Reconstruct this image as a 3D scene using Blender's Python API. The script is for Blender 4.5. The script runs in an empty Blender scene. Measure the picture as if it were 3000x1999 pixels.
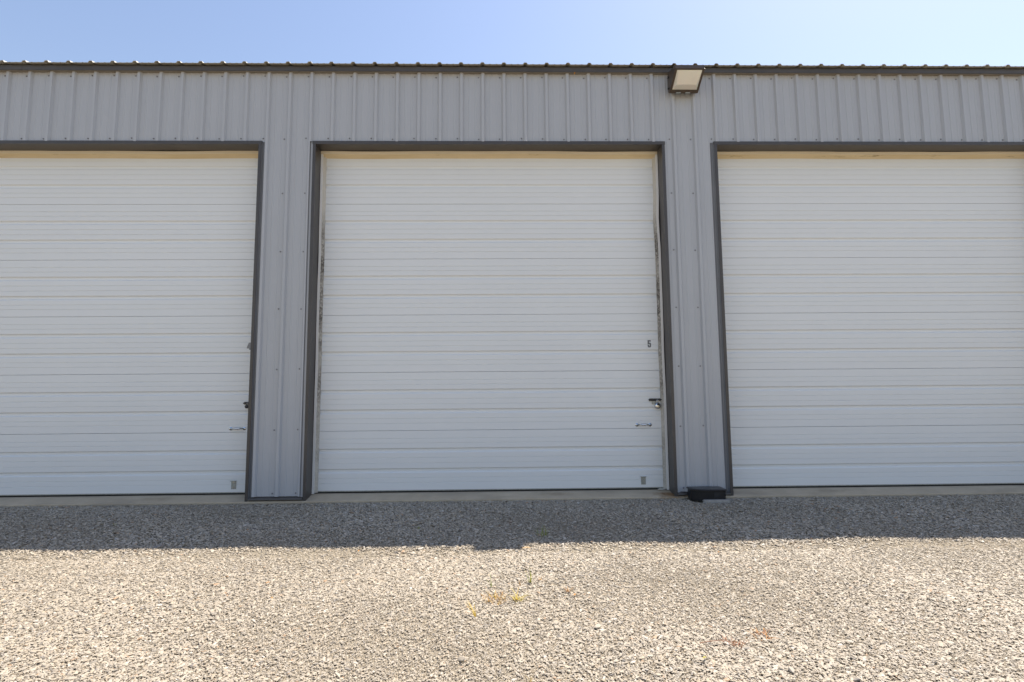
import bpy, bmesh, math, random
import numpy as np
from mathutils import Vector, Matrix

random.seed(7)
rng = np.random.default_rng(11)
scene = bpy.context.scene
C = scene.collection

# ------------------------------------------------------------------ camera
cam_d = bpy.data.cameras.new('camera')
cam = bpy.data.objects.new('camera', cam_d)
C.objects.link(cam)
cam_d.sensor_width = 36.0
cam_d.lens = 1600.65 / 3000 * 36
cam_d.clip_start = 0.05
cam_d.clip_end = 3000
PIT, YAW, ROL = 0.0997506, 0.0209115, -0.0083407
CAM = Vector((5.2043, -5.6069, 1.0373))
F = Vector((math.sin(YAW) * math.cos(PIT), math.cos(YAW) * math.cos(PIT), math.sin(PIT)))
R0 = Vector((math.cos(YAW), -math.sin(YAW), 0))
U0 = R0.cross(F)
RX = R0 * math.cos(ROL) + U0 * math.sin(ROL)
UX = -R0 * math.sin(ROL) + U0 * math.cos(ROL)
M = Matrix((RX, UX, -F)).transposed().to_4x4()
M.translation = CAM
cam.matrix_world = M
scene.camera = cam

# ------------------------------------------------------------------ sky, sun, exposure
SUN = Vector((0.455, 0.343, 1.0)).normalized()
EL = math.asin(SUN.z)
AZ = math.atan2(SUN.x, SUN.y)
world = bpy.data.worlds.new('World')
scene.world = world
world.use_nodes = True
wn = world.node_tree
wn.nodes.clear()
wo = wn.nodes.new('ShaderNodeOutputWorld')
bg = wn.nodes.new('ShaderNodeBackground')
sky = wn.nodes.new('ShaderNodeTexSky')
sky.sky_type = 'NISHITA'
sky.sun_disc = False
sky.sun_elevation = EL
sky.sun_rotation = AZ
sky.altitude = 200
sky.air_density = 1.5
sky.dust_density = 1.0
sky.ozone_density = 1.0
bg.inputs['Strength'].default_value = 0.082
wb = wn.nodes.new('ShaderNodeMix'); wb.data_type = 'RGBA'; wb.blend_type = 'MULTIPLY'
wb.inputs[0].default_value = 1.0; wb.inputs[7].default_value = (1.045, .965, 1.0, 1)   # white balance of the whole sky
wn.links.new(sky.outputs[0], wb.inputs[6]); wn.links.new(wb.outputs[2], bg.inputs['Color'])
wn.links.new(bg.outputs[0], wo.inputs['Surface'])

sun_d = bpy.data.lights.new('sun', 'SUN')
sun_d.energy = 4.1
sun_d.angle = math.radians(0.53)
sun_d.color = (1.0, 0.915, 0.80)
sun = bpy.data.objects.new('sun', sun_d)
C.objects.link(sun)
sun.rotation_euler = SUN.to_track_quat('Z', 'Y').to_euler()
sun.location = (12, 8, 20)

vs = scene.view_settings
vs.view_transform = 'Standard'
vs.look = 'None'
vs.exposure = 1.14
vs.gamma = 1.0
vs.use_curve_mapping = False
scene.cycles.max_bounces = 10
scene.cycles.diffuse_bounces = 6

# ------------------------------------------------------------------ helpers
class MB:
    """collects shapes and links them as ONE mesh object"""
    def __init__(self):
        self.v = []; self.f = []; self.m = []
    def add(self, vs_, fs, mi=0):
        b = len(self.v)
        self.v += [tuple(p) for p in vs_]
        for f in fs:
            self.f.append(tuple(i + b for i in f)); self.m.append(mi)
        return self
    def box(self, x0, x1, y0, y1, z0, z1, mi=0):
        p = [(x0,y0,z0),(x1,y0,z0),(x1,y1,z0),(x0,y1,z0),(x0,y0,z1),(x1,y0,z1),(x1,y1,z1),(x0,y1,z1)]
        return self.add(p, [(0,3,2,1),(4,5,6,7),(0,1,5,4),(1,2,6,5),(2,3,7,6),(3,0,4,7)], mi)
    def extrude(self, prof, axis, a0, a1, closed=False, caps=True, mi=0, n=1, warp=None):
        """prof: 2-D points; axis 'x': (y,z) profile, 'z': (x,y) profile, 'y': (x,z) profile"""
        k = len(prof); pts = []
        for s in range(n + 1):
            a = a0 + (a1 - a0) * s / n
            for (p, q) in prof:
                w = {'x': (a, p, q), 'z': (p, q, a), 'y': (p, a, q)}[axis]
                pts.append(warp(w) if warp else w)
        fs = []
        for s in range(n):
            for i in range(k if closed else k - 1):
                j = (i + 1) % k
                fs.append((s*k+i, s*k+j, (s+1)*k+j, (s+1)*k+i))
        if closed and caps:
            fs.append(tuple(range(k))[::-1]); fs.append(tuple(n*k + i for i in range(k)))
        return self.add(pts, fs, mi)
    def tube(self, path, rad, sides=8, mi=0, caps=True):
        path = [Vector(p) for p in path]
        rads = rad if isinstance(rad, (list, tuple)) else [rad] * len(path)
        pts = []; k = sides; up = None
        for i, p in enumerate(path):
            t = (path[min(i+1, len(path)-1)] - path[max(i-1, 0)]).normalized()
            if up is None:
                up = Vector((0,0,1)) if abs(t.z) < .9 else Vector((1,0,0))
            a = t.cross(up).normalized(); b = a.cross(t).normalized(); up = b
            for s in range(k):
                an = 2*math.pi*s/k
                pts.append(p + (a*math.cos(an) + b*math.sin(an)) * rads[i])
        fs = []
        for i in range(len(path)-1):
            for s in range(k):
                j = (s+1) % k
                fs.append((i*k+s, i*k+j, (i+1)*k+j, (i+1)*k+s))
        if caps:
            fs.append(tuple(range(k))[::-1]); fs.append(tuple((len(path)-1)*k + s for s in range(k)))
        return self.add(pts, fs, mi)
    def lathe(self, prof, centre, axis='y', seg=20, mi=0):
        """prof: (radius, offset along axis)"""
        cx, cy, cz = centre; pts = []; k = len(prof)
        for s in range(seg):
            a = 2*math.pi*s/seg
            for r, o in prof:
                if axis == 'y': pts.append((cx + r*math.cos(a), cy + o, cz + r*math.sin(a)))
                else: pts.append((cx + r*math.cos(a), cy + r*math.sin(a), cz + o))
        fs = []
        for s in range(seg):
            t = (s+1) % seg
            for i in range(k-1):
                fs.append((s*k+i, t*k+i, t*k+i+1, s*k+i+1))
        return self.add(pts, fs, mi)
    def build(self, name, mats, parent=None, smooth=False, bevel=0, seg=2):
        me = bpy.data.meshes.new(name)
        me.from_pydata(self.v, [], self.f)
        mats = mats if isinstance(mats, (list, tuple)) else [mats]
        for m in mats: me.materials.append(m)
        me.polygons.foreach_set('material_index', self.m)
        bm = bmesh.new(); bm.from_mesh(me)
        bmesh.ops.remove_doubles(bm, verts=bm.verts, dist=1e-6)
        bmesh.ops.recalc_face_normals(bm, faces=bm.faces)
        if bevel:
            es = [e for e in bm.edges if len(e.link_faces) == 2 and e.calc_face_angle(0) > .6]
            bmesh.ops.bevel(bm, geom=es, offset=bevel, segments=seg, affect='EDGES', clamp_overlap=True)
        bm.to_mesh(me); bm.free()
        if smooth:
            me.polygons.foreach_set('use_smooth', [True]*len(me.polygons))
        o = bpy.data.objects.new(name, me)
        C.objects.link(o)
        if parent: o.parent = parent
        return o

def empty(name, loc, label, cat, group=None):
    o = bpy.data.objects.new(name, None)
    C.objects.link(o); o.location = loc; o.empty_display_size = .1
    o['label'] = label; o['category'] = cat
    if group: o['group'] = group
    return o
def part_empty(name, parent, label=None):
    o = bpy.data.objects.new(name, None)
    C.objects.link(o); o.parent = parent; o.empty_display_size = .1
    if label: o['label'] = label
    return o
def tag(o, label=None, cat=None, group=None, kind=None):
    if label: o['label'] = label
    if cat: o['category'] = cat
    if group: o['group'] = group
    if kind: o['kind'] = kind
    return o
def inst(src, name, parent=None, loc=None):
    o = src.copy(); C.objects.link(o); o.name = name
    if parent: o.parent = parent
    if loc is not None: o.location = loc
    return o
def settle(root):
    """children were built in world coordinates: make them local to the root's base"""
    for ch in root.children:
        ch.matrix_parent_inverse = Matrix.Translation(-root.location)

# ------------------------------------------------------------------ materials
def ramp(nt, fac, stops, interp='LINEAR'):
    r = nt.nodes.new('ShaderNodeValToRGB'); r.color_ramp.interpolation = interp
    e = r.color_ramp.elements
    while len(e) < len(stops): e.new(.5)
    for el, (p, c) in zip(e, stops):
        el.position = p; el.color = (c[0], c[1], c[2], 1)
    nt.links.new(fac, r.inputs['Fac'])
    return r.outputs['Color']
def noise(nt, scale, detail=4, rough=.55, vec=None, stretch=None):
    n = nt.nodes.new('ShaderNodeTexNoise')
    n.inputs['Scale'].default_value = scale; n.inputs['Detail'].default_value = detail
    n.inputs['Roughness'].default_value = rough
    if vec is None:
        g = nt.nodes.new('ShaderNodeNewGeometry'); vec = g.outputs['Position']
    if stretch:
        m = nt.nodes.new('ShaderNodeMapping'); m.inputs['Scale'].default_value = stretch
        nt.links.new(vec, m.inputs['Vector']); vec = m.outputs['Vector']
    nt.links.new(vec, n.inputs['Vector'])
    return n.outputs['Fac']
def mix(nt, fac, a, b):
    n = nt.nodes.new('ShaderNodeMix'); n.data_type = 'RGBA'
    if isinstance(fac, float): n.inputs[0].default_value = fac
    else: nt.links.new(fac, n.inputs[0])
    for s, v in ((6, a), (7, b)):
        if isinstance(v, tuple): n.inputs[s].default_value = (v[0], v[1], v[2], 1)
        else: nt.links.new(v, n.inputs[s])
    return n.outputs[2]
def bump(nt, h, strength, dist):
    b = nt.nodes.new('ShaderNodeBump')
    b.inputs['Strength'].default_value = strength; b.inputs['Distance'].default_value = dist
    nt.links.new(h, b.inputs['Height'])
    return b.outputs['Normal']
def new_mat(name):
    m = bpy.data.materials.new(name); m.use_nodes = True
    nt = m.node_tree
    return m, nt, nt.nodes['Principled BSDF']
def paint(name, col, rough=.45, var=.06, vscale=1.3, metal=0.0, stretch=None, grime=0.0, grime_col=(.2,.17,.12), orange=0.0, spec=.5):
    m, nt, p = new_mat(name)
    n1 = noise(nt, vscale, 6, .6, stretch=stretch)
    lo = tuple(c*(1-var) for c in col); hi = tuple(min(1, c*(1+var)) for c in col)
    c = ramp(nt, n1, [(.3, lo), (.7, hi)])
    if grime:
        n2 = noise(nt, 9, 8, .7)
        f = ramp(nt, n2, [(.52, (0,0,0)), (.78, (grime,)*3)])
        c = mix(nt, f, c, grime_col)
    nt.links.new(c, p.inputs['Base Color'])
    p.inputs['Roughness'].default_value = rough; p.inputs['Metallic'].default_value = metal
    p.inputs['Specular IOR Level'].default_value = spec
    if orange:
        nt.links.new(bump(nt, noise(nt, 260, 2, .5), orange, .002), p.inputs['Normal'])
    return m

MAT = {}
MAT['wall'] = paint('wall_grey_steel', (.43,.445,.465), .34, .03, .6, grime=.05, grime_col=(.26,.24,.21))
MAT['trim'] = paint('charcoal_trim', (.064,.058,.055), .38, .12, 2.0, grime=.25, grime_col=(.12,.11,.1))
MAT['channel'] = paint('grey_channel', (.17,.175,.185), .45, .12, 2.0)
MAT['soffit'] = paint('eave_soffit', (.23,.2,.16), .7, .15, 4, stretch=(1,8,1))
MAT['roof'] = paint('roof_steel', (.52,.50,.44), .4, .06, 1.0)
MAT['screw'] = paint('screw_grey', (.2,.2,.21), .5, .2, 30)
MAT['door'] = paint('white_door_paint', (.745,.765,.765), .34, .018, .5, grime=.03, grime_col=(.5,.46,.38))
MAT['dark'] = paint('rubber_and_gap_black', (.016,.016,.018), .7, .2, 20)
MAT['zinc'] = paint('zinc_plate', (.33,.35,.34), .45, .25, 90, metal=.75, grime=.4, grime_col=(.2,.2,.19))
MAT['chrome'] = paint('bright_steel', (.62,.64,.66), .16, .06, 60, metal=1.0)
MAT['bolt'] = paint('black_bolt_steel', (.05,.05,.052), .4, .3, 60, metal=.5)
MAT['brass'] = paint('brass_face', (.36,.33,.25), .3, .2, 60, metal=.9)
MAT['num'] = paint('grey_number_paint', (.15,.153,.158), .6, .06, 40)
MAT['num_light'] = paint('pale_number_paint', (.25,.255,.26), .6, .06, 40)
MAT['bronze'] = paint('bronze_housing', (.075,.056,.042), .4, .15, 12, grime=.2, grime_col=(.12,.1,.08))
MAT['rope'] = paint('off_white_rope', (.55,.53,.47), .9, .2, 200)
MAT['blackbox'] = paint('black_plastic', (.013,.014,.017), .32, .2, 14)

# vinyl stop: cream plastic, mould speckle on the side strips
def vinyl(name, col, mould):
    m, nt, p = new_mat(name)
    c = ramp(nt, noise(nt, 3, 5, .6, stretch=(.6,1,.6)), [(.3, tuple(x*.93 for x in col)), (.7, col)])
    if mould == 'head':
        f = ramp(nt, noise(nt, 11, 7, .7, stretch=(.35,1,2.2)), [(.6, (0,0,0)), (.72, (.75,)*3)])
        c = mix(nt, f, c, (.17,.11,.05))
        f = ramp(nt, noise(nt, 1.7, 3, .6, stretch=(1,1,10)), [(.45, (0,0,0)), (.75, (.4,)*3)])
        c = mix(nt, f, c, (.46,.33,.15))
    if mould == 'side':
        g = nt.nodes.new('ShaderNodeNewGeometry'); s = nt.nodes.new('ShaderNodeSeparateXYZ')
        nt.links.new(g.outputs['Position'], s.inputs[0])
        mr = nt.nodes.new('ShaderNodeMapRange'); mr.inputs[1].default_value = 0; mr.inputs[2].default_value = 3.8
        nt.links.new(s.outputs['Z'], mr.inputs[0])
        zone = ramp(nt, mr.outputs[0], [(.02,(.4,)*3),(.22,(.5,)*3),(.36,(.9,)*3),(.70,(1,)*3),(.80,(.12,)*3),(1.0,(.05,)*3)])
        sp = ramp(nt, noise(nt, 75, 5, .75, stretch=(1.3,1,.7)), [(.38,(0,0,0)),(.50,(1,1,1))])
        pa = ramp(nt, noise(nt, 5, 4, .6), [(.3,(.25,)*3),(.6,(1,1,1))])
        mm = nt.nodes.new('ShaderNodeMix'); mm.data_type = 'RGBA'; mm.blend_type = 'MULTIPLY'; mm.inputs[0].default_value = 1
        nt.links.new(sp, mm.inputs[6]); nt.links.new(pa, mm.inputs[7])
        m2 = nt.nodes.new('ShaderNodeMix'); m2.data_type = 'RGBA'; m2.blend_type = 'MULTIPLY'; m2.inputs[0].default_value = 1
        nt.links.new(mm.outputs[2], m2.inputs[6]); nt.links.new(zone, m2.inputs[7])
        c = mix(nt, m2.outputs[2], c, (.055,.045,.035))
    nt.links.new(c, p.inputs['Base Color']); p.inputs['Roughness'].default_value = .55
    return m
MAT['stop_head'] = vinyl('aged_cream_vinyl', (.70,.575,.37), 'head')
MAT['stop_head_face'] = vinyl('cream_vinyl', (.76,.68,.53), None)
MAT['stop_side'] = vinyl('white_vinyl', (.82,.81,.78), None)
MAT['stop_flap'] = vinyl('mouldy_vinyl_flap', (.60,.57,.50), 'side')

# lens
m, nt, p = new_mat('cream_lens')
c = ramp(nt, noise(nt, 5, 4, .6), [(.3, (.75,.71,.62)), (.7, (.81,.77,.68))])
w = nt.nodes.new('ShaderNodeTexWave'); w.inputs['Scale'].default_value = 26; w.bands_direction = 'X'
g = nt.nodes.new('ShaderNodeNewGeometry'); nt.links.new(g.outputs['Position'], w.inputs['Vector'])
nt.links.new(bump(nt, w.outputs['Fac'], .25, .004), p.inputs['Normal'])
nt.links.new(c, p.inputs['Base Color']); p.inputs['Roughness'].default_value = .25
p.inputs['Subsurface Weight'].default_value = .15
MAT['lens'] = m

# concrete, with dark edge stain and a rust stain beside the right jamb of door 5
m, nt, p = new_mat('concrete')
c = ramp(nt, noise(nt, 3.5, 8, .65), [(.3, (.41,.335,.235)), (.7, (.53,.44,.315))])
f = ramp(nt, noise(nt, 1.1, 3, .5, stretch=(1,4,1)), [(.5, (0,0,0)), (.72, (.55,)*3)])
c = mix(nt, f, c, (.28,.23,.17))
g = nt.nodes.new('ShaderNodeNewGeometry')
def stain(c, centre, rx, ry, col, amt):
    vm = nt.nodes.new('ShaderNodeVectorMath'); vm.operation = 'SUBTRACT'; vm.inputs[1].default_value = centre
    nt.links.new(g.outputs['Position'], vm.inputs[0])
    mp = nt.nodes.new('ShaderNodeMapping'); mp.inputs['Scale'].default_value = (1/rx, 1/ry, 1/ry)
    nt.links.new(vm.outputs[0], mp.inputs['Vector'])
    ln = nt.nodes.new('ShaderNodeVectorMath'); ln.operation = 'LENGTH'; nt.links.new(mp.outputs[0], ln.inputs[0])
    ad = nt.nodes.new('ShaderNodeMath'); ad.operation = 'MULTIPLY_ADD'; ad.inputs[1].default_value = .9; 
    nt.links.new(noise(nt, 12, 5, .6), ad.inputs[0]); nt.links.new(ln.outputs['Value'], ad.inputs[2])
    f = ramp(nt, ad.outputs[0], [(.55, (amt,)*3), (1.0, (0,0,0))])
    return mix(nt, f, c, col)
c = stain(c, (6.93, .03, .05), .42, .22, (.20,.10,.028), .9)
c = stain(c, (5.75, .08, .05), .35, .12, (.2,.14,.08), .5)
c = stain(c, (1.75, .08, .05), .35, .12, (.2,.15,.09), .4)
c = stain(c, (8.6, .08, .05), .35, .12, (.19,.15,.10), .4)
nt.links.new(c, p.inputs['Base Color']); p.inputs['Roughness'].default_value = .9
nt.links.new(bump(nt, noise(nt, 90, 6, .7), .5, .004), p.inputs['Normal'])
MAT['concrete'] = m

MAT['paver'] = paint('weathered_paver', (.36,.34,.31), .9, .2, 25, grime=.5, grime_col=(.07,.065,.055))

# ground fines between the stones and gravel beyond the modelled stones
m, nt, p = new_mat('gravel_fines')
g = nt.nodes.new('ShaderNodeNewGeometry')
vo = nt.nodes.new('ShaderNodeTexVoronoi'); vo.inputs['Scale'].default_value = 150
nt.links.new(g.outputs['Position'], vo.inputs['Vector'])
sx = nt.nodes.new('ShaderNodeSeparateColor'); nt.links.new(vo.outputs['Color'], sx.inputs[0])
c = ramp(nt, sx.outputs[0], [(0, (.18,.15,.105)), (.45, (.29,.245,.18)), (.8, (.38,.33,.25)), (1, (.46,.41,.33))])
c = mix(nt, ramp(nt, noise(nt, .6, 4, .6), [(.35, (0,0,0)), (.7, (.5,)*3)]), c, (.30,.255,.19))
nt.links.new(c, p.inputs['Base Color']); p.inputs['Roughness'].default_value = .95
nt.links.new(bump(nt, vo.outputs['Distance'], 1.0, .008), p.inputs['Normal'])
MAT['fines'] = m

# stones
m, nt, p = new_mat('limestone_chip')
oi = nt.nodes.new('ShaderNodeObjectInfo')
STONE_STOPS = [(0, (.38,.33,.26)), (.20, (.42,.365,.288)), (.38, (.345,.302,.24)), (.54, (.45,.395,.315)), (.70, (.31,.278,.23)), (.79, (.41,.335,.24)), (.89, (.53,.49,.43)), (.935, (.17,.16,.155)), (.965, (.25,.21,.165)), (.988, (.36,.22,.12))]
c = ramp(nt, oi.outputs['Random'], STONE_STOPS, 'CONSTANT')
n = noise(nt, 140, 4, .65)
c = mix(nt, ramp(nt, n, [(.35, (0,0,0)), (.75, (.35,)*3)]), c, (.30,.26,.2))
pn = noise(nt, .55, 3, .55)
c = mix(nt, ramp(nt, pn, [(.4, (0,0,0)), (.7, (.35,)*3)]), c, (.36,.31,.24))
nt.links.new(c, p.inputs['Base Color']); p.inputs['Roughness'].default_value = .65
p.inputs['Specular IOR Level'].default_value = .5
MAT['stone'] = m

def leafy(name, stops, trans=.35):
    m, nt, p = new_mat(name)
    c = ramp(nt, noise(nt, 60, 3, .6), stops)
    nt.links.new(c, p.inputs['Base Color']); p.inputs['Roughness'].default_value = .6
    tr = nt.nodes.new('ShaderNodeBsdfTranslucent'); nt.links.new(c, tr.inputs['Color'])
    mx = nt.nodes.new('ShaderNodeMixShader'); mx.inputs[0].default_value = trans
    nt.links.new(p.outputs[0], mx.inputs[1]); nt.links.new(tr.outputs[0], mx.inputs[2])
    nt.links.new(mx.outputs[0], nt.nodes['Material Output'].inputs['Surface'])
    return m
MAT['yellow_grass'] = leafy('yellow_green_grass', [(.3, (.36,.34,.05)), (.7, (.54,.47,.09))])
MAT['green_grass'] = leafy('green_grass', [(.3, (.16,.22,.03)), (.7, (.32,.36,.05))])
MAT['dry_grass'] = leafy('dry_brown_grass', [(.3, (.36,.20,.07)), (.7, (.52,.34,.14))])
MAT['gold_grass'] = leafy('gold_grass', [(.3, (.55,.38,.06)), (.7, (.62,.46,.1))])
MAT['red_weed'] = leafy('rusty_red_weed', [(.3, (.26,.10,.045)), (.7, (.38,.17,.08))])
MAT['orange_leaf'] = leafy('orange_leaf', [(.3, (.5,.2,.03)), (.7, (.62,.3,.06))])
MAT['straw'] = leafy('straw_leaf', [(.3, (.6,.42,.22)), (.7, (.68,.5,.3))])

# ------------------------------------------------------------------ key sizes (metres, z = 0 is the gravel)
PITCH = .2286
Z_DOOR, SEC = .0738, .6096           # door bottom, section height
Y_DOOR = .1846                       # door face
Z_SOF, Z_HEAD = 3.704, 3.738         # opening soffit, top of the dark head trim
Z_EAVE0, Z_EAVE1 = 4.502, 4.549
X_L, X_R = -5.9436, 16.9164          # building ends, whole panels
DEPTH = 9.0
OPEN = [(-1.588, 2.693), (3.232, 6.975), (7.510, 11.253)]
OPEN[0] = (-1.050, 2.693)
SLAB = .05
TRIM_W = .030
Y_TRIM = -.024

# ------------------------------------------------------------------ ground
def ground_h(x, y):
    x = np.asarray(x, float); y = np.asarray(y, float)
    h = .006*np.sin(1.3*x + .7*y) + .005*np.sin(2.9*x - 1.9*y + 1) + .004*np.sin(5.1*y + 1.7*x + 2) + .003*np.sin(7.3*x + 3.1*y)
    h = h * np.clip(-y/.8, .2, 1) - .012*np.clip(1 + y/.5, 0, 1)
    return h
xs = np.concatenate([[-600,-200,-80,-30,-15], np.arange(-8, 18.01, .2), [25,40,90,200,600]])
ys = np.concatenate([[-600,-200,-80,-30,-15], np.arange(-9, .41, .2), [2, 20, 60, 200, 600]])
mb = MB()
X, Yg = np.meshgrid(xs, ys)
H = ground_h(X, Yg)
H[(X < -8) | (X > 18) | (Yg < -9) | (Yg > .5)] = 0
nx = len(xs)
pts = [(float(X[j,i]), float(Yg[j,i]), float(H[j,i]) - .004) for j in range(len(ys)) for i in range(nx)]
fs = [(j*nx+i, j*nx+i+1, (j+1)*nx+i+1, (j+1)*nx+i) for j in range(len(ys)-1) for i in range(nx-1)]
mb.add(pts, fs)
gr = mb.build('ground', MAT['fines'], smooth=True)
tag(gr, kind='structure')

# concrete floor slab whose edge shows below the doors
mb = MB()
mb.extrude([(-.034, -.2), (-.034, .008), (-.028, .016), (.165, SLAB), (DEPTH, SLAB), (DEPTH, -.2)], 'x', X_L, X_R, closed=True)
slab = mb.build('concrete_slab', MAT['concrete'])
tag(slab, kind='structure')

# ------------------------------------------------------------------ storage building
bld = empty('storage_building', (5.1, 0, SLAB), 'long grey ribbed metal storage building with white overhead doors and charcoal trim', 'building')

RIB_H, RIB_B, RIB_T = .025, .054, .026
def panel_profile(x0, over):
    """x, protrusion pairs of one 36 in sheet from rib at x0 to rib at x0 + 4 pitches"""
    pr = []
    def rib(c, first=False, last=False):
        if not first: pr.append((c - RIB_B/2, 0))
        if not first: pr.append((c - RIB_T/2, RIB_H))
        else: pr.append((c - RIB_T/2, RIB_H))
        pr.append((c + RIB_T/2, RIB_H))
        if not last: pr.append((c + RIB_B/2, 0))
    for k in range(5):
        c = x0 + k*PITCH
        if k == 4:
            pr.append((c - RIB_B/2, over)); pr.append((c - RIB_T/2, RIB_H + over)); pr.append((c + RIB_T/2, RIB_H + over)); pr.append((c + RIB_B/2 - .004, .003 + over)); break
        if k == 0: pr += [(c - RIB_T/2, RIB_H), (c + RIB_T/2, RIB_H), (c + RIB_B/2, 0)]
        else: pr += [(c - RIB_B/2, 0), (c - RIB_T/2, RIB_H), (c + RIB_T/2, RIB_H), (c + RIB_B/2, 0)]
        for q in (.35, .65):
            b = c + q*PITCH
            pr += [(b - .011, 0), (b - .004, .0035), (b + .004, .0035), (b + .011, 0)]
    return pr

GAP_L, GAP_R = .030, .030            # sheet stops this far from the opening trim
def z_low(x):
    for a, b in OPEN:
        if a - GAP_L < x < b + GAP_R: return None if a < x < b else 'gap'
    return .060
def wall_sheet(x0):
    pr = panel_profile(x0, .0018)
    cuts = []
    for a, b in OPEN: cuts += [a - GAP_L, b + GAP_R]
    out = []
    for (p, q) in zip(pr[:-1], pr[1:]):
        out.append(p)
        for c in sorted(cuts):
            if p[0] < c < q[0]:
                t = (c - p[0]) / (q[0] - p[0]); h = p[1] + t*(q[1]-p[1])
                out.append((c - 1e-4, h)); out.append((c + 1e-4, h))
    out.append(pr[-1])
    mb = MB()
    for (p, q) in zip(out[:-1], out[1:]):
        xm = (p[0] + q[0]) / 2
        low = z_low(xm)
        lo = .060 if low == .060 else Z_HEAD - .004
        hi = Z_EAVE0 + .03
        mb.add([(p[0], -p[1], lo), (q[0], -q[1], lo), (q[0], -q[1], hi), (p[0], -p[1], hi)], [(0,1,2,3)])
    o = mb.build('wall_panel', MAT['wall'], bld)
    sm = o.modifiers.new('thickness', 'SOLIDIFY'); sm.thickness = .0008; sm.offset = -1
    return o
n_sheet = int(round((X_R - X_L) / (4*PITCH)))
for k in range(n_sheet):
    wall_sheet(X_L + 4*PITCH*k)        # seams fall on every fourth rib

# backing wall (girts and liner) behind the sheets
mb = MB()
segs = [(X_L + .02, OPEN[0][0]), (OPEN[0][1], OPEN[1][0]), (OPEN[1][1], OPEN[2][0]), (OPEN[2][1], X_R - .02)]
for a, b in segs: mb.box(a + .012, b - .012, .012, .18, SLAB + .001, Z_HEAD - .005)
mb.box(X_L + .02, X_R - .02, .012, .18, Z_HEAD - .005, Z_EAVE0 + .03)
mb.build('wall_frame', MAT['channel'], bld)
# end walls and back wall
mb = MB(); ridge = Z_EAVE1 + .25 * (DEPTH/2)
for xe, nm in ((X_L, 0), (X_R - .02, 1)):
    mb = MB()
    prof = [(.0, SLAB), (DEPTH, SLAB), (DEPTH, Z_EAVE0), (DEPTH/2, ridge - .08), (0, Z_EAVE0)]
    mb.extrude(prof, 'x', xe, xe + .02, closed=True)
    mb.build('end_wall', MAT['wall'], bld)
mb = MB(); mb.box(X_L + .02, X_R - .02, DEPTH - .02, DEPTH, SLAB, Z_EAVE0); mb.build('back_wall', MAT['wall'], bld)

# roof sheets: ribs run up the slope
Y_DRIP = -.102
for k in range(n_sheet):
    x0 = X_L + 4*PITCH*k
    pr = [(a_, h_*.78) for a_, h_ in panel_profile(x0, .0018)]
    mb = MB(); v = []
    z_d = Z_EAVE1 + .016 + .25*Y_DRIP + .0185
    def rz(y): return z_d + .25*(y - Y_DRIP)
    rows = [Y_DRIP, DEPTH/2, DEPTH - Y_DRIP]
    for r, y in enumerate(rows):
        z = rz(y) if r < 2 else rz(Y_DRIP)
        for (x, h) in pr: v.append((x, y, z + h))
    kk = len(pr)
    mb.add(v, [(r*kk+i, r*kk+i+1, (r+1)*kk+i+1, (r+1)*kk+i) for r in range(2) for i in range(kk-1)])
    o = mb.build('roof_panel', MAT['roof'], bld)
    sm = o.modifiers.new('thickness', 'SOLIDIFY'); sm.thickness = .003; sm.offset = -1

# eave trim in 3 m lengths, lapped
x = X_L; k = 0
while x < X_R - .01:
    x1 = min(x + 3.048, X_R)
    d = .0015 * (k % 2)
    mb = MB()
    mb.extrude([(-.056 - d, Z_EAVE0), (-.060 - d, Z_EAVE1), (-.004, Z_EAVE1 + .001), (-.004, Z_EAVE1 - .006), (-.050, Z_EAVE1 - .006), (-.048, Z_EAVE0)], 'x', x, x1 + (.02 if x1 < X_R else 0), closed=True)
    mb.build('eave_trim', MAT['trim'], bld)
    x = x1; k += 1
mb = MB(); mb.box(X_L, X_R, -.0475, .010, Z_EAVE0 + .002, Z_EAVE0 + .010); mb.build('eave_soffit', MAT['soffit'], bld)

# screws: one row per girt beside every rib; tiny, so one joined part
mb = MB()
rows = [.09, .714, 1.322, 1.945, 2.55, 3.173, 3.773, 4.468]
n_rib = int(round((X_R - X_L)/PITCH))
for i in range(n_rib):
    xr = X_L + i*PITCH - .047
    for z in rows:
        low = z_low(xr)
        if z < Z_HEAD + .01 and low != .060: continue
        jx = random.uniform(-.004, .004); jz = random.uniform(-.006, .006)
        mb.lathe([(0, -.0085), (.0042, -.0085), (.0048, -.0075), (.0048, -.003), (.0088, -.0025), (.0095, -.0005)], (xr + jx, 0, z + jz), 'y', 6)
mb.build('screw', MAT['screw'], bld)['kind'] = 'stuff'

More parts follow.
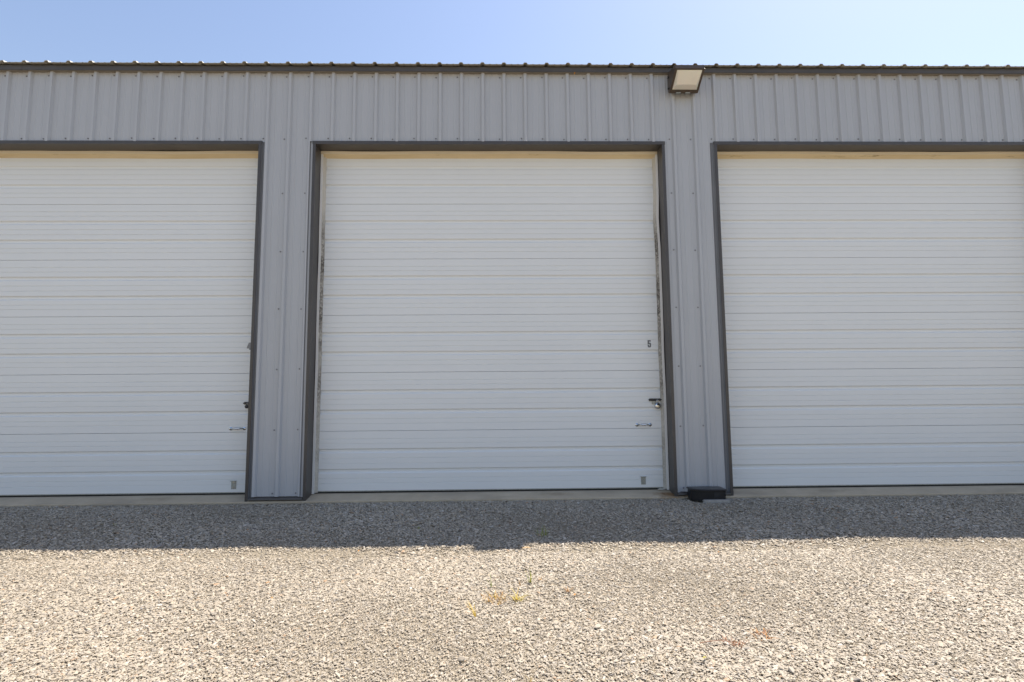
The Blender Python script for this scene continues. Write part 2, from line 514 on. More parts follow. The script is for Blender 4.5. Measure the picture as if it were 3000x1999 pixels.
# dark trim round the openings
CH = {0: ('channel', 'channel'), 1: ('wall', 'wall'), 2: ('channel', 'channel')}
for n, (a, b) in enumerate(OPEN):
    hx0, hx1 = a - .004, b + .004
    mb = MB()                                           # head: front face and soffit
    mb.extrude([(Y_TRIM - .002, Z_SOF), (Y_TRIM - .002, Z_HEAD), (.004, Z_HEAD + .003), (.004, Z_HEAD - .02), (Y_TRIM + .004, Z_HEAD - .02), (Y_TRIM + .004, Z_SOF + .004), (.181, Z_SOF + .004), (.181, Z_SOF)], 'x', hx0, hx1, closed=True)
    mb.build('head_trim', MAT['trim'], bld)
    for side in (-1, 1):
        xo = a if side < 0 else b                       # outer edge of trim
        s = -side                                       # towards the opening
        xi = xo + s*TRIM_W
        zb_ = .018
        mb = MB()
        # face, return into the opening (ends on the slab at the back)
        mb.extrude([(xo, Y_TRIM), (xi, Y_TRIM), (xi, -.012), (xi - s*.004, -.012), (xi - s*.004, Y_TRIM + .004), (xo, Y_TRIM + .004)], 'z', zb_, Z_SOF - .001, closed=True)
        zt = Z_SOF - .001; y0_, y1_ = -.0119, .182
        za, zc_ = .0215, SLAB + .002                     # foot follows the sloping slab
        v8 = [(xi, y0_, za), (xi, y1_, zc_), (xi - s*.004, y1_, zc_), (xi - s*.004, y0_, za), (xi, y0_, zt), (xi, y1_, zt), (xi - s*.004, y1_, zt), (xi - s*.004, y0_, zt)]
        mb.add(v8, [(0,3,2,1),(4,5,6,7),(0,1,5,4),(1,2,6,5),(2,3,7,6),(3,0,4,7)])
        # lip of the channel that takes the cut edge of the wall sheet
        if CH[n][0] == 'channel':
            mb.extrude([(xo - s*.0005, Y_TRIM + .005), (xo - s*.010, -.001), (xo - s*.024, -.001), (xo - s*.036, -.007), (xo - s*.036, .004), (xo - s*.0005, .004)], 'z', zb_ + .03, Z_HEAD - .008, closed=True, mi=1)
        else:
            mb.extrude([(xo - s*.0005, -.010), (xo - s*.022, -.012), (xo - s*.026, -.002), (xo - s*.036, -.002), (xo - s*.036, .005), (xo - s*.0005, .005)], 'z', zb_ + .03, Z_HEAD - .008, closed=True, mi=1)
        mb.build('jamb_trim', [MAT['trim'], MAT[CH[n][0]]], bld)
# base trim below the piers
for a, b in [(X_L, OPEN[0][0] - .002), (OPEN[0][1] + .002, OPEN[1][0] - .002), (OPEN[1][1] + .002, OPEN[2][0] - .002), (OPEN[2][1] + .002, X_R)]:
    mb = MB()
    mb.extrude([(.008, .074), (.008, .052), (-.030, .047), (-.034, .030), (-.031, .030), (-.028, .044), (-.0125, .0515), (-.0125, .0535), (.005, .055), (.005, .074)], 'x', a, b, closed=True)
    mb.build('base_trim', MAT['channel'] if False else MAT['trim'], bld)

# ------------------------------------------------------------------ overhead doors
def section_profile():
    """(y, z) from bottom to top, z in fractions of the section"""
    top = [('p', .13), ('p', .21), ('g', .298, .364), ('p', .455), ('p', .545), ('g', .636, .702), ('p', .79), ('p', .87)]
    pr = []
    H = SEC
    pr.append((.044, .0012)); pr.append((.004, .0012)); pr.append((0, .0028))
    for e in reversed(top):
        if e[0] == 'p':
            z = (1 - e[1])*H
            pr += [(0, z - .0055), (.0042, z - .0010), (.0042, z + .0012), (0, z + .0020)]
        else:
            z1 = (1 - e[1])*H; z0 = (1 - e[2])*H
            pr += [(0, z0 - .004), (.0125, z0 + .0085), (.0125, z1 - .0095), (0, z1 + .0025)]
    pr += [(0, H - .0022), (.004, H - .0006), (.044, H - .0006)]
    return pr
SECPROF = section_profile()

FIVE = [[(0,.54),(0,1),(.94,1),(.94,.80),(.32,.80),(.32,.62),(.54,.655),(.54,.655),(.80,.63),(.96,.52),(1,.38),(1,.22),(.95,.08),(.80,.0),(.2,.0),(.05,.08),(0,.22),(0,.33),(.33,.33),(.33,.2),(.40,.15),(.62,.15),(.68,.22),(.68,.44),(.62,.50),(.40,.50),(.33,.44),(.33,.41),(0,.41)]]
FOUR = [[(.48,1),(.90,1),(.90,.36),(1.0,.36),(1.0,.20),(.90,.20),(.90,0),(.56,0),(.56,.20),(0,.20),(0,.36)]]
def glyph(pts, x0, x1, z0, z1, y):
    bm = bmesh.new()
    vs_ = [bm.verts.new((x0 + u*(x1-x0), y, z0 + w*(z1-z0))) for u, w in pts]
    es = [bm.edges.new((vs_[i], vs_[(i+1) % len(vs_)])) for i in range(len(vs_))]
    bmesh.ops.triangle_fill(bm, edges=es, use_beauty=True)
    r = bmesh.ops.extrude_face_region(bm, geom=bm.faces[:])
    bmesh.ops.translate(bm, verts=[v for v in r['geom'] if isinstance(v, bmesh.types.BMVert)], vec=(0, .0006, 0))
    bmesh.ops.recalc_face_normals(bm, faces=bm.faces)
    return bm

sec_mesh = None
def handle_mb(x0, x1, z):
    mb = MB(); y = Y_DOOR
    for c, s in ((x0 + .018, 1), (x1 - .018, -1)):
        mb.lathe([(0, -.004), (.017, -.004), (.019, -.0005)], (c, y, z), 'y', 16)
        mb.lathe([(0, -.0075), (.005, -.007), (.006, -.004)], (c, y, z), 'y', 8, mi=1)
        mb.tube([(c + s*.012, y - .004, z), (c + s*.018, y - .018, z + .001), (c + s*.028, y - .028, z + .002)], [.006, .0055, .005], 8, mi=1)
    L = x1 - x0
    P = [(x0 + .044 + t*(L - .088), y - .029 - .006*math.sin(math.pi*t), z + .002) for t in [i/10 for i in range(11)]]
    mb.tube(P, [.0055 + .0058*math.sin(math.pi*i/10) for i in range(11)], 12)
    return mb
def bolt_mb(x0, x1, z, full=True):
    mb = MB(); y = Y_DOOR
    mb.box(x0 + .006, x1 - .033, y - .004, y, z - .014, z + .014)
    mb.tube([(x0, y - .011, z), (x1, y - .011, z)], .0068, 10)
    for t in (.10, .38, .62):
        xx = x0 + t*(x1 - x0)
        mb.box(xx, xx + .016, y - .0195, y - .0035, z - .0125, z + .0125)
    for t in (.03, .29, .55, .68):
        mb.lathe([(0, -.0065), (.0035, -.006), (.004, -.004)], (x0 + t*(x1-x0) + .004, y, z + .009), 'y', 6, mi=1)
    mb.tube([(x0 + .035, y - .012, z), (x0 + .035, y - .03, z - .003)], .0045, 8)
    if full: mb.box(x0 + .034, x0 + .075, y - .005, y - .0005, z - .048, z - .0145, mi=1)
    return mb
def lift_plate_mb(x0, x1, z0, z1):
    mb = MB(); y = Y_DOOR
    mb.box(x0, x1, y - .0025, y - .0003, z0, z1)
    mb.box(x0 - .006, x1 + .003, y - .022, y - .0027, z1 - .0025, z1 + .001)
    for t in (.22, .80):
        mb.lathe([(0, -.0065), (.005, -.006), (.006, -.0025)], ((x0+x1)/2, y, z0 + t*(z1-z0)), 'y', 8, mi=1)
    return mb

def make_door(a, b, label):
    global sec_mesh
    d = part_empty('overhead_door', bld, label)
    xa, xb = a + .012, b - .012
    for k in range(6):
        if sec_mesh is None:
            mb = MB(); mb.extrude(SECPROF, 'x', xa, xb)
            o = mb.build('door_section', MAT['door'], d)
            sm = None
            sec_mesh = (o.data, xa)
        else:
            o = bpy.data.objects.new('door_section', sec_mesh[0]); C.objects.link(o); o.parent = d
        o.location = (xa - sec_mesh[1], Y_DOOR + random.uniform(-.0006, .0006), Z_DOOR + SEC*k)
    # black sheet behind the sections; its colour gives the shade in the joints
    mb = MB(); mb.box(xa, xb, Y_DOOR + .0445, Y_DOOR + .05, Z_DOOR, Z_DOOR + 6*SEC); mb.build('gap_shade_sheet', MAT['dark'], d)
    # aluminium retainer and rubber bottom seal
    mb = MB()
    mb.box(xa, xb, Y_DOOR + .001, Y_DOOR + .043, Z_DOOR - .0075, Z_DOOR + .0035)
    mb.build('seal_retainer', MAT['zinc'], d)
    mb = MB()
    mb.extrude([(Y_DOOR + .004, Z_DOOR - .008), (Y_DOOR + .040, Z_DOOR - .008), (Y_DOOR + .040, SLAB + .003), (Y_DOOR + .010, SLAB + .003)], 'x', xa, xb, closed=True)
    mb.build('bottom_seal', MAT['dark'], d)
    # head stop: vinyl strip with a flap that rests on the door
    ph = random.uniform(0, 6)
    def wv(p): return (p[0], p[1], p[2] + .0025*math.sin(p[0]*2.3 + ph) + .0018*math.sin(p[0]*5.1 + 2*ph))
    mb = MB()
    mb.extrude([(.142, Z_SOF - .002), (.142, Z_SOF - .033), (.158, Z_SOF - .033), (.158, Z_SOF - .002)], 'x', a + TRIM_W + .002, b - TRIM_W - .002, closed=True, n=60, warp=wv)
    mb.extrude([(.146, Z_SOF - .0332), (.1822, Z_SOF - .068), (.1822, Z_SOF - .060), (.156, Z_SOF - .0332)], 'x', a + TRIM_W + .002, b - TRIM_W - .002, closed=True, n=60, warp=wv, mi=1)
    mb.build('head_stop', [MAT['stop_head_face'], MAT['stop_head']], d)
    for side in (-1, 1):
        s = -side
        xj = (a if side < 0 else b) + s*TRIM_W
        ph2 = random.uniform(0, 6); big = .011 if side > 0 else .004; zc = 2.92 if side > 0 else 2.5
        def wx(p):
            z = p[2]
            k = big*math.exp(-((z - zc)/.22)**2) + .5*big*math.exp(-((z - 1.45)/.3)**2) + .0012*math.sin(3.1*z + ph2)
            return (p[0] + s*max(0, k), p[1], z)
        mb = MB()
        mb.extrude([(xj + s*.003, .140), (xj + s*.026, .140), (xj + s*.026, .1575), (xj + s*.003, .1575)], 'z', SLAB + .005, Z_SOF - .036, closed=True, n=50, warp=wx)
        mb.extrude([(xj + s*.0262, .148), (xj + s*.052, .1822), (xj + s*.052, .1838), (xj + s*.0262, .1575)], 'z', SLAB + .012, Z_SOF - .060, closed=True, n=50, warp=wx, mi=1)
        mb.build('side_stop', [MAT['stop_side'], MAT['stop_flap']], d)
    return d

d4 = make_door(*OPEN[0], 'white overhead door numbered 4 at the left edge, its handle beside the left pier')
d5 = make_door(*OPEN[1], 'white overhead door numbered 5 in the middle with a round padlock')
d6 = make_door(*OPEN[2], 'white overhead door right of the wall light and the black bait box')

def add_glyph(pts, x0, x1, z0, z1, mat, d, name='number'):
    bm = glyph(pts, x0, x1, z0, z1, Y_DOOR - .0014)
    me = bpy.data.meshes.new(name); bm.to_mesh(me); bm.free(); me.materials.append(mat)
    o = bpy.data.objects.new(name, me); C.objects.link(o); o.parent = d
    return o
FIVE_PTS = [(0,.52),(0,1),(.95,1),(.95,.80),(.42,.80),(.42,.655),(.78,.645),(.95,.58),(1,.47),(1,.17),(.93,.05),(.75,0),(.25,0),(.07,.05),(0,.17),(0,.36),(.42,.36),(.42,.17),(.60,.17),(.60,.48),(.42,.48),(.42,.43),(0,.43)]
add_glyph(FIVE_PTS, 6.777, 6.813, 1.539, 1.617, MAT['num'], d5)['label'] = 'dark grey number 5'
FOUR_PTS = [(.40,1),(.86,1),(.86,.37),(1.0,.37),(1.0,.20),(.86,.20),(.86,0),(.50,0),(.50,.20),(0,.20),(0,.37)]
add_glyph(FOUR_PTS, 2.530, 2.577, 1.540, 1.617, MAT['num_light'], d4)['label'] = 'pale grey number 4'

handle_mb(6.617, 6.792, .7205).build('pull_handle', [MAT['chrome'], MAT['zinc']], d5, smooth=True)
handle_mb(2.381, 2.556, .7205).build('pull_handle', [MAT['chrome'], MAT['zinc']], d4, smooth=True)
bolt_mb(6.766, 6.935, .982).build('slide_bolt', [MAT['bolt'], MAT['zinc']], d5)
bolt_mb(2.521, 2.660, .982, False).build('slide_bolt', [MAT['bolt'], MAT['zinc']], d4)
lift_plate_mb(6.661, 6.710, .105, .186).build('lift_plate', [MAT['zinc'], MAT['zinc']], d5)
lift_plate_mb(2.428, 2.478, .106, .190).build('lift_plate', [MAT['zinc'], MAT['chrome']], d4)

for ch in bld.children:
    ch.matrix_parent_inverse = Matrix.Translation(-bld.location)

# ------------------------------------------------------------------ wall light
WL = empty('wall_light', (7.19, -.03, 4.30), 'bronze wall pack light with a cream lens high on the grey wall under the eave', 'light')
xl, xr = 7.032, 7.338
# wedge seen from the side (y, z)
side = [(-.026, 4.33), (-.026, 4.475), (-.060, 4.494), (-.290, 4.436), (-.292, 4.400), (-.075, 4.262), (-.045, 4.268), (-.032, 4.29)]
mb = MB(); mb.extrude(side, 'x', xl, xr, closed=True)
mb.build('housing', MAT['bronze'], WL, bevel=.0015)
# face plane runs from (-.292,4.395) to (-.075,4.262)
A = Vector((0, -.2925, 4.3990)); B = Vector((0, -.0720, 4.2610))
t = (B - A).normalized(); nrm = Vector((0, t.z, -t.y)); 
if nrm.y > 0: nrm = -nrm
L = (B - A).length
def fp(x, s, o): 
    q = A + t*s + nrm*o
    return (x, q.y, q.z)
mb = MB()
# bezel frame of four mitred bars
def bar(p, q, r_, s_, o0, o1):
    pts = [fp(p[0], p[1], o0), fp(q[0], q[1], o0), fp(r_[0], r_[1], o0), fp(s_[0], s_[1], o0), fp(p[0], p[1], o1), fp(q[0], q[1], o1), fp(r_[0], r_[1], o1), fp(s_[0], s_[1], o1)]
    mb.add(pts, [(0,3,2,1),(4,5,6,7),(0,1,5,4),(1,2,6,5),(2,3,7,6),(3,0,4,7)])
xo0, xo1, xi0, xi1 = xl - .002, xr + .002, xl + .022, xr - .022
so0, so1, si0, si1 = .001, L + .004, .016, L - .034
for a_, b_, c_, d_ in (((xo0,so0),(xo1,so0),(xi1,si0),(xi0,si0)), ((xo1,so0),(xo1,so1),(xi1,si1),(xi1,si0)), ((xo1,so1),(xo0,so1),(xi0,si1),(xi1,si1)), ((xo0,so1),(xo0,so0),(xi0,si0),(xi0,si1))):
    bar(a_, b_, c_, d_, -.012, .005)
mb.build('bezel', MAT['bronze'], WL, bevel=.001)
mb = MB()
# lens: shallow faceted bowl, a wide upper facet and a narrow lower one
k_s = si0 + (si1 - si0)*.66
o_p = [fp(xi0 - .003, si0 - .003, .001), fp(xi1 + .003, si0 - .003, .001), fp(xi1 + .003, si1 + .003, .001), fp(xi0 - .003, si1 + .003, .001)]
i_p = [fp(xi0 + .010, si0 + .006, .006), fp(xi1 - .010, si0 + .006, .006), fp(xi1 - .026, k_s, .034), fp(xi0 + .026, k_s, .034)]
mb.add(o_p + i_p, [(4,5,6,7), (0,1,5,4), (1,2,6,5), (2,3,7,6), (3,0,4,7)])
mb.build('lens', MAT['lens'], WL)
mb = MB()
for xx in (7.10, 7.20):                                  # hinge clips at the bottom edge
    mb = MB(); mb.box(xx, xx + .05, -.088, -.064, 4.247, 4.258)
    mb.build('hinge_clip', MAT['zinc'], WL)
for yy, zz in ((-.075, 4.43), (-.065, 4.31)):
    mb = MB(); mb.tube([(xl - .002, yy, zz), (xl - .013, yy, zz)], .011, 10)
    mb.build('plug', MAT['blackbox'], WL)
mb = MB(); mb.box(7.06, 7.31, -.0265, -.0215, 4.31, 4.47); mb.build('back_plate', MAT['bronze'], WL)
settle(WL)

# ------------------------------------------------------------------ black bait station on a concrete paver
BS = empty('bait_station', (7.22, -.13, .036), 'black plastic rodent bait box with a rounded corner against the right pier', 'bait box')
def outline(x0, x1, y0, y1, r, inset=0, rs=.012):
    """plan outline: big radius at the front left corner"""
    x0 += inset; x1 -= inset; y0 += inset; y1 -= inset
    P = []
    def arc(cx, cy, r, a0, a1, n):
        for i in range(n + 1):
            a = math.radians(a0 + (a1 - a0)*i/n); P.append((cx + r*math.cos(a), cy + r*math.sin(a)))
    rx = r
    for i in range(11):                                  # elliptical sweep at front left
        a = math.radians(180 + 90*i/10); P.append((x0 + rx + rx*math.cos(a), y0 + r*.62 + r*.62*math.sin(a)))
    arc(x1 - rs, y0 + rs, rs, -90, 0, 3); arc(x1 - rs, y1 - rs, rs, 0, 90, 3); arc(x0 + rs, y1 - rs, rs, 90, 180, 3)
    return P
def stack(mb, layers):
    k = len(layers[0][0]); v = []
    for P, z in layers: v += [(x, y, z) for x, y in P]
    f = []
    for s in range(len(layers) - 1):
        for i in range(k): j = (i+1) % k; f.append((s*k+i, s*k+j, (s+1)*k+j, (s+1)*k+i))
    f.append(tuple(range(k))[::-1]); f.append(tuple((len(layers)-1)*k + i for i in range(k)))
    mb.add(v, f)
bx0, bx1, by0, by1 = 7.058, 7.392, -.235, -.040
mb = MB(); stack(mb, [(outline(bx0, bx1, by0, by1, .16, .010), .004), (outline(bx0, bx1, by0, by1, .16, .007), .101)])
mb.build('body', MAT['blackbox'], BS)
def lidz(P, z, bow): return [(x, y) for x, y in P], z
mb = MB(); stack(mb, [(outline(bx0, bx1, by0, by1, .16, .004), .1012), (outline(bx0, bx1, by0, by1, .16, -.003), .1045), (outline(bx0, bx1, by0, by1, .16, -.003), .110), (outline(bx0, bx1, by0, by1, .16, .004), .116), (outline(bx0, bx1, by0, by1, .16, .030), .1185)])
mb.build('lid', MAT['blackbox'], BS)
mb = MB(); mb.box(7.262, 7.322, by0 + .0045, by0 + .0085, .042, .088); mb.build('entrance_hole', MAT['dark'], BS)
settle(BS)
mb = MB(); mb.box(7.150, 7.408, -.264, -.226, -.03, .021)
o = mb.build('concrete_paver', MAT['paver'], bevel=.004)
tag(o, 'small grey concrete paver set in the gravel along the front of the black bait box', 'paver')

# ------------------------------------------------------------------ padlocks
PL = empty('padlock', (6.859, Y_DOOR - .012, .888), 'shiny round steel disc padlock hanging from the slide bolt of door 5', 'padlock')
mb = MB(); cc = (6.859, Y_DOOR - .020, .919)
mb.lathe([(0, -.014), (.024, -.013), (.030, -.009), (.032, -.002), (.032, .004), (.029, .010), (0, .011)], cc, 'y', 28)
mb.build('lock_body', MAT['chrome'], PL, smooth=True)
mb = MB(); mb.lathe([(0, -.0155), (.009, -.0152), (.011, -.0135)], (6.863, Y_DOOR - .020, .909), 'y', 14); mb.build('keyhole', MAT['brass'], PL)
mb = MB(); mb.lathe([(0, -.0150), (.012, -.0147), (.013, -.0128)], (6.858, Y_DOOR - .020, .934), 'y', 14); mb.build('shackle_recess', MAT['dark'], PL)
mb = MB()
mb.tube([(6.849, Y_DOOR - .02, .940), (6.846, Y_DOOR - .022, .965), (6.850, Y_DOOR - .023, .976), (6.858, Y_DOOR - .023, .9795), (6.866, Y_DOOR - .023, .976), (6.870, Y_DOOR - .022, .965), (6.866, Y_DOOR - .02, .940)], .0042, 8)
mb.build('shackle', MAT['chrome'], PL, smooth=True)
settle(PL)
PL2 = empty('padlock', (2.562, Y_DOOR - .012, .930), 'small black padlock half hidden behind the charcoal jamb of door 4', 'padlock')
mb = MB(); mb.lathe([(0, -.014), (.015, -.013), (.019, -.008), (.019, .006), (0, .008)], (2.562, Y_DOOR - .018, .948), 'y', 20)
mb.build('lock_body', MAT['bolt'], PL2, smooth=True)
mb = MB(); mb.tube([(2.555, Y_DOOR - .02, .960), (2.555, Y_DOOR - .021, .978), (2.562, Y_DOOR - .022, .984), (2.569, Y_DOOR - .021, .978), (2.569, Y_DOOR - .02, .960)], .0032, 8)
mb.build('shackle', MAT['chrome'], PL2, smooth=True)
settle(PL2)

# pull rope end lying on the slab
mb = MB()
pth = []
for i in range(40):
    a = i/39*2*math.pi*1.6
    pth.append((6.853 + .034*math.cos(a) + .0006*i, .150 + .020*math.sin(a), SLAB + .007 + .0042*(i/39)*2))
mb.tube(pth, .0038, 6)
o = mb.build('pull_rope', MAT['rope'], smooth=True)
tag(o, 'thin off-white rope coiled on the slab at the right foot of door 5', 'rope')
mb = MB(); mb.tube([(6.025, -.057, 4.498), (6.018, -.060, 4.490), (6.020, -.058, 4.480), (6.010, -.060, 4.472)], [.003,.007,.006,.002], 6)  # small rust-brown speck below the eave trim, a short tapered tube
o = mb.build('rusty_speck', MAT['orange_leaf']); tag(o, 'small rust-brown speck hanging under the dark eave trim', 'leaf')

# ------------------------------------------------------------------ gravel (countless): chips instanced on a point cloud
stone_col = bpy.data.collections.new('stone_kinds')
def stone_mesh(i, n=15):
    r = np.random.default_rng(100 + i)
    p = r.normal(size=(n, 3)); p /= np.linalg.norm(p, axis=1)[:, None]
    p *= np.array([1, r.uniform(.6, .9), r.uniform(.34, .6)])
    p *= r.uniform(.85, 1.1, size=(n, 1))
    p[:, 2] = np.clip(p[:, 2], -r.uniform(.25,.5), r.uniform(.22, .45))
    bm = bmesh.new()
    for q in p: bm.verts.new(q)
    res = bmesh.ops.convex_hull(bm, input=bm.verts)
    junk = [g for g in res['geom_interior'] if isinstance(g, bmesh.types.BMVert)]
    if junk: bmesh.ops.delete(bm, geom=junk, context='VERTS')
    me = bpy.data.meshes.new('stone_kind'); bm.to_mesh(me); bm.free()
    me.materials.append(MAT['stone'])
    return me
KINDS = 14
for i in range(KINDS):
    o = bpy.data.objects.new('stone_kind', stone_mesh(i)); stone_col.objects.link(o)

def scatter(x0, x1, y0, y1, per_m2):
    n = int((x1-x0)*(y1-y0)*per_m2)
    return np.column_stack([rng.uniform(x0, x1, n), rng.uniform(y0, y1, n)])
P = np.vstack([scatter(-1.5, 12.2, -1.9, -.030, 8500), scatter(.6, 9.8, -3.0, -1.9, 28000), scatter(1.6, 8.8, -4.6, -3.0, 30000)])
# nothing where the paver stands
keep = ~((P[:,0] > 7.06) & (P[:,0] < 7.405) & (P[:,1] > -.266) & (P[:,1] < -.04))
P = P[keep]
N = len(P)
rad = np.interp(P[:,1], [-4, -3, -2, -1, 0], [.0054, .0055, .0064, .0082, .0090])
fine = rng.random(N) < np.where(P[:,1] < -1.75, .5, .05)      # half of the chips are grit that fills the gaps
size = np.where(fine, .0027*np.exp(rng.normal(0, .3, N)), rad*np.exp(rng.normal(0, .42, N)))
size = np.clip(size, .0015, rad*3.0)
z = ground_h(P[:,0], P[:,1]) + .0018 - np.clip(size - rad, 0, 1)*.12 + rng.uniform(-.0014, .0018, N)*np.where(P[:,1] < -1.75, 1, 3)
# a few stones ride up against the slab edge
near = np.clip((P[:,1] + .10)/.10, 0, 1); z += near*rng.uniform(0, .010, N)
size *= 1 + .22*np.sin(2.1*P[:,0] + 1.3*np.sin(1.7*P[:,1])) * np.sin(2.6*P[:,1] + .8*P[:,0])
scl = np.column_stack([size*rng.uniform(.9,1.35,N), size*rng.uniform(.75,1.05,N), size*rng.uniform(.5,.9,N)])
rot = np.column_stack([rng.normal(0,.17,N)*np.where(P[:,1] < -1.75, 1, 1.7), rng.normal(0,.17,N)*np.where(P[:,1] < -1.75, 1, 1.7), rng.uniform(0, 2*math.pi, N)])
me = bpy.data.meshes.new('gravel')
me.vertices.add(N)
me.vertices.foreach_set('co', np.column_stack([P, z]).astype(np.float32).ravel())
for nm, dt, arr, fld in (('srot', 'FLOAT_VECTOR', rot, 'vector'), ('sscale', 'FLOAT_VECTOR', scl, 'vector')):
    at = me.attributes.new(nm, dt, 'POINT'); at.data.foreach_set(fld, arr.astype(np.float32).ravel())
at = me.attributes.new('skind', 'INT', 'POINT'); at.data.foreach_set('value', rng.integers(0, KINDS, N).astype(np.int32))
gravel = bpy.data.objects.new('gravel', me); C.objects.link(gravel)
me.materials.append(MAT['stone'])
tag(gravel, kind='stuff')
ng = bpy.data.node_groups.new('gravel_scatter', 'GeometryNodeTree')
ng.interface.new_socket('Geometry', in_out='INPUT', socket_type='NodeSocketGeometry')
ng.interface.new_socket('Geometry', in_out='OUTPUT', socket_type='NodeSocketGeometry')
gi = ng.nodes.new('NodeGroupInput'); go = ng.nodes.new('NodeGroupOutput')
ci = ng.nodes.new('GeometryNodeCollectionInfo'); ci.inputs['Collection'].default_value = stone_col
ci.inputs['Separate Children'].default_value = True; ci.inputs['Reset Children'].default_value = True
ip = ng.nodes.new('GeometryNodeInstanceOnPoints'); ip.inputs['Pick Instance'].default_value = True
def named(nm, dt):
    n_ = ng.nodes.new('GeometryNodeInputNamedAttribute'); n_.data_type = dt; n_.inputs['Name'].default_value = nm
    return n_.outputs['Attribute']
ng.links.new(gi.outputs[0], ip.inputs['Points']); ng.links.new(ci.outputs[0], ip.inputs['Instance'])
ng.links.new(named('skind', 'INT'), ip.inputs['Instance Index'])
ng.links.new(named('srot', 'FLOAT_VECTOR'), ip.inputs['Rotation'])
ng.links.new(named('sscale', 'FLOAT_VECTOR'), ip.inputs['Scale'])
ng.links.new(ip.outputs[0], go.inputs[0])
md = gravel.modifiers.new('scatter', 'NODES'); md.node_group = ng

# ------------------------------------------------------------------ weeds, leaves, single stones
def blade(mb, base, azim, lean, length, width, n=5, curl=.6, mi=0):
    d = Vector((math.cos(azim), math.sin(azim), 0)); sd = Vector((-d.y, d.x, 0))
    p = Vector(base); L = []; a = lean
    for i in range(n + 1):
        w = width*(1 - (i/n)**1.5)*.5 + .0002
        L.append((p - sd*w, p + sd*w))
        a += curl/n
        p = p + (d*math.sin(a) + Vector((0,0,1))*math.cos(a))*(length/n)
    v = [q for pr in L for q in pr]
    mb.add(v, [(2*i, 2*i+1, 2*i+3, 2*i+2) for i in range(n)], mi)
def tuft(name, x, y, n, length, width, mats, label, cat, spread=.02, lean=(.1, 1.0), az=None, group=None):
    g = float(ground_h(x, y))
    mb = MB()
    for i in range(n):
        a = random.uniform(0, 2*math.pi) if az is None else random.gauss(az[i % len(az)], .3)
        bx = x + random.gauss(0, spread*.4); by = y + random.gauss(0, spread*.4)
        blade(mb, (bx, by, g), a, random.uniform(*lean), length*random.uniform(.5, 1.1), width*random.uniform(.7, 1.2), 5, random.uniform(.2, .9), random.randrange(len(mats)))
    o = mb.build(name, mats)
    tag(o, label, cat, group)
    return o
tuft('grass_tuft', 5.167, -2.692, 55, .062, .0036, [MAT['dry_grass'], MAT['dry_grass'], MAT['gold_grass']], 'dry brown grass tuft in the sunlit gravel left of the yellow tuft', 'grass', .075, (.3, 1.25))
tuft('grass_tuft', 5.287, -2.697, 26, .09, .0038, [MAT['yellow_grass'], MAT['yellow_grass'], MAT['gold_grass']], 'bright yellow-green grass tuft fanning out of the sunlit gravel', 'grass', .03, (.3, 1.2))
tuft('grass_tuft', 5.360, -2.440, 10, .085, .0042, [MAT['yellow_grass'], MAT['green_grass']], 'small upright green grass sprig beyond the yellow tuft', 'grass', .012, (.05, .4))
tuft('grass_sprig', 5.303, -2.485, 3, .12, .0034, [MAT['dry_grass']], 'single tall brown dry stem behind the yellow grass tuft', 'grass', .004, (.0, .15))
tuft('grass_sprig', 5.146, -2.495, 3, .075, .0034, [MAT['green_grass'], MAT['gold_grass']], 'thin green stem standing behind the dry brown tuft', 'grass', .006, (.0, .3))
tuft('grass_sprig', 5.076, -2.917, 5, .09, .0038, [MAT['gold_grass']], 'thin golden stem leaning left in the open gravel in front', 'grass', .006, (.2, .6), az=[2.4])
tuft('grass_tuft', 5.513, -1.429, 18, .115, .0036, [MAT['green_grass']], 'dull green grass tuft inside the shadow band before door 5', 'grass', .05, (.1, .9))
tuft('grass_tuft', 2.037, -.947, 8, .035, .0036, [MAT['green_grass']], 'tiny green sprout in the shaded gravel before door 4, farthest left of the weeds', 'grass', .015, (.3, 1.0))
tuft('grass_tuft', 4.537, -1.109, 7, .03, .0036, [MAT['green_grass']], 'tiny green sprout in the shaded gravel near the left half of door 5', 'grass', .012, (.3, 1.0))
tuft('grass_sprig', 5.305, -3.486, 4, .03, .0026, [MAT['gold_grass']], 'small golden sprig at the bottom edge of the picture', 'grass', .008, (.0, .5))
tuft('red_weed', 6.327, -3.159, 24, .055, .0032, [MAT['red_weed'], MAT['orange_leaf']], 'loose rusty red weed sprawling on the gravel, farther of two', 'weed', .06, (.8, 1.4))
tuft('red_weed', 6.165, -3.243, 44, .042, .0034, [MAT['red_weed']], 'dense rusty red weed clump flat on the gravel, nearer of two', 'weed', .05, (.5, 1.4))
mb = MB(); mb.tube([(6.155, -3.243, .012), (6.11, -3.236, .017), (6.06, -3.24, .014), (6.02, -3.25, .013)], .0016, 5)
o = mb.build('dry_stem', MAT['red_weed']); tag(o, 'thin reddish runner stem lying left of the red weed clump', 'stem')
tuft('grass_tuft', 5.556, -2.591, 10, .05, .0036, [MAT['orange_leaf'], MAT['dry_grass']], 'small orange dried sprig right of the yellow tuft', 'grass', .012, (.2, .9))
tuft('grass_tuft', 5.422, -2.407, 8, .036, .0036, [MAT['dry_grass']], 'small brown dried sprig right of the upright green sprig', 'grass', .012, (.3, 1.0))
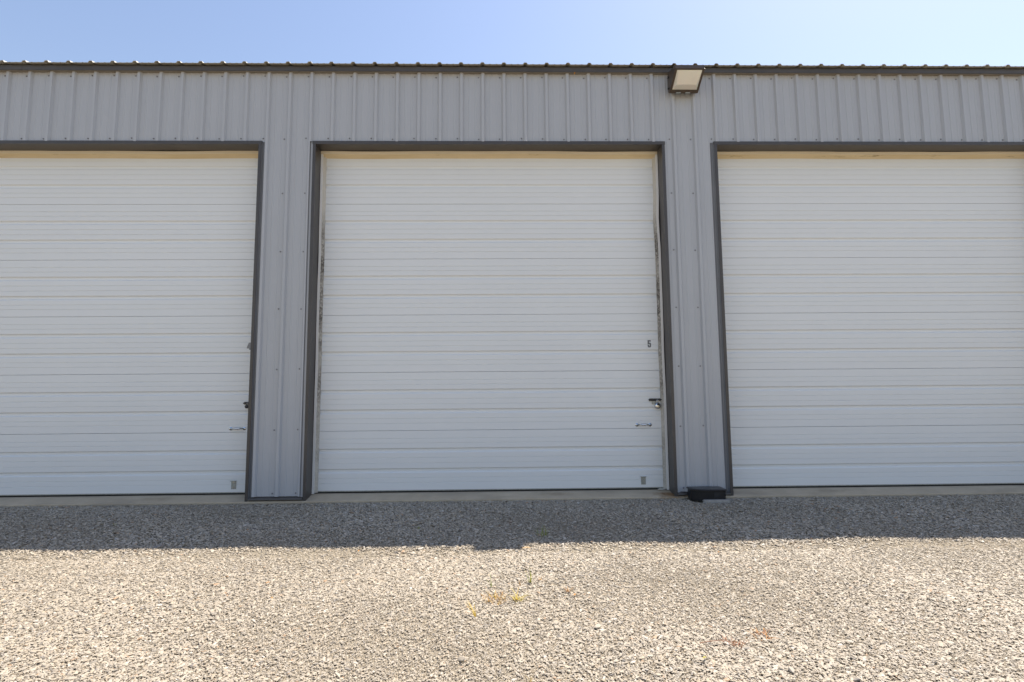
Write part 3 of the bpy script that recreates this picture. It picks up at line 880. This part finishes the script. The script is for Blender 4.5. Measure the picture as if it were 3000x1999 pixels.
def leaf(x, y, length, width, rot, mat, label):
    g = float(ground_h(x, y)) + .012
    pts = []; n = 7
    for i in range(n + 1):
        t_ = i/n; w = width*math.sin(math.pi*(t_*.92 + .04))*.5
        for s in (-1, 0, 1):
            lx = (t_ - .5)*length; ly = s*w; lz = abs(s)*width*.18 + .004*math.sin(3*t_)
            pts.append((x + lx*math.cos(rot) - ly*math.sin(rot), y + lx*math.sin(rot) + ly*math.cos(rot), g + lz))
    f = []
    for i in range(n):
        for s in range(2): f.append((i*3+s, i*3+s+1, (i+1)*3+s+1, (i+1)*3+s))
    mb = MB(); mb.add(pts, f); o = mb.build('fallen_leaf', mat, smooth=True)
    tag(o, label, 'leaf'); return o
leaf(5.369, -1.830, .055, .022, .1, MAT['straw'], 'pale straw-coloured leaf just beyond the notch of the shadow edge')
leaf(5.582, -2.662, .022, .012, .9, MAT['orange_leaf'], 'small orange leaf beside the orange dried sprig')
leaf(3.90, -2.42, .022, .012, .5, MAT['orange_leaf'], 'small orange leaf on sunlit gravel before the left pier')
leaf(4.24, -1.78, .020, .012, 1.5, MAT['orange_leaf'], 'small orange leaf near the shadow edge left of the notch')
leaf(4.02, -2.66, .022, .012, 2.5, MAT['dry_grass'], 'small brown curled leaf on sunlit gravel left of centre')
leaf(5.992, -3.380, .020, .010, .4, MAT['yellow_grass'], 'small yellow leaf at the bottom right below the red weeds')
leaf(6.62, -1.95, .018, .010, .4, MAT['orange_leaf'], 'small orange leaf on sunlit gravel right of the notch')
def pebble(x, y, s, seed, label, dark=False):
    me_ = stone_mesh(seed, 22); o = bpy.data.objects.new('stone', me_); C.objects.link(o)
    o.location = (x, y, float(ground_h(x, y)) + s*.30 + .004); o.scale = (s, s*.9, s*1.1); o.rotation_euler = (.15, -.1, seed)
    tag(o, label, 'stone'); return o
pebble(5.045, -3.335, .021, 301, 'large pale angular stone standing proud near the bottom centre')
pebble(5.63, -3.05, .022, 302, 'broad flat grey stone on the gravel right of centre')
pebble(6.28, -3.48, .020, 303, 'smooth pale stone near the bottom right below the red weed')
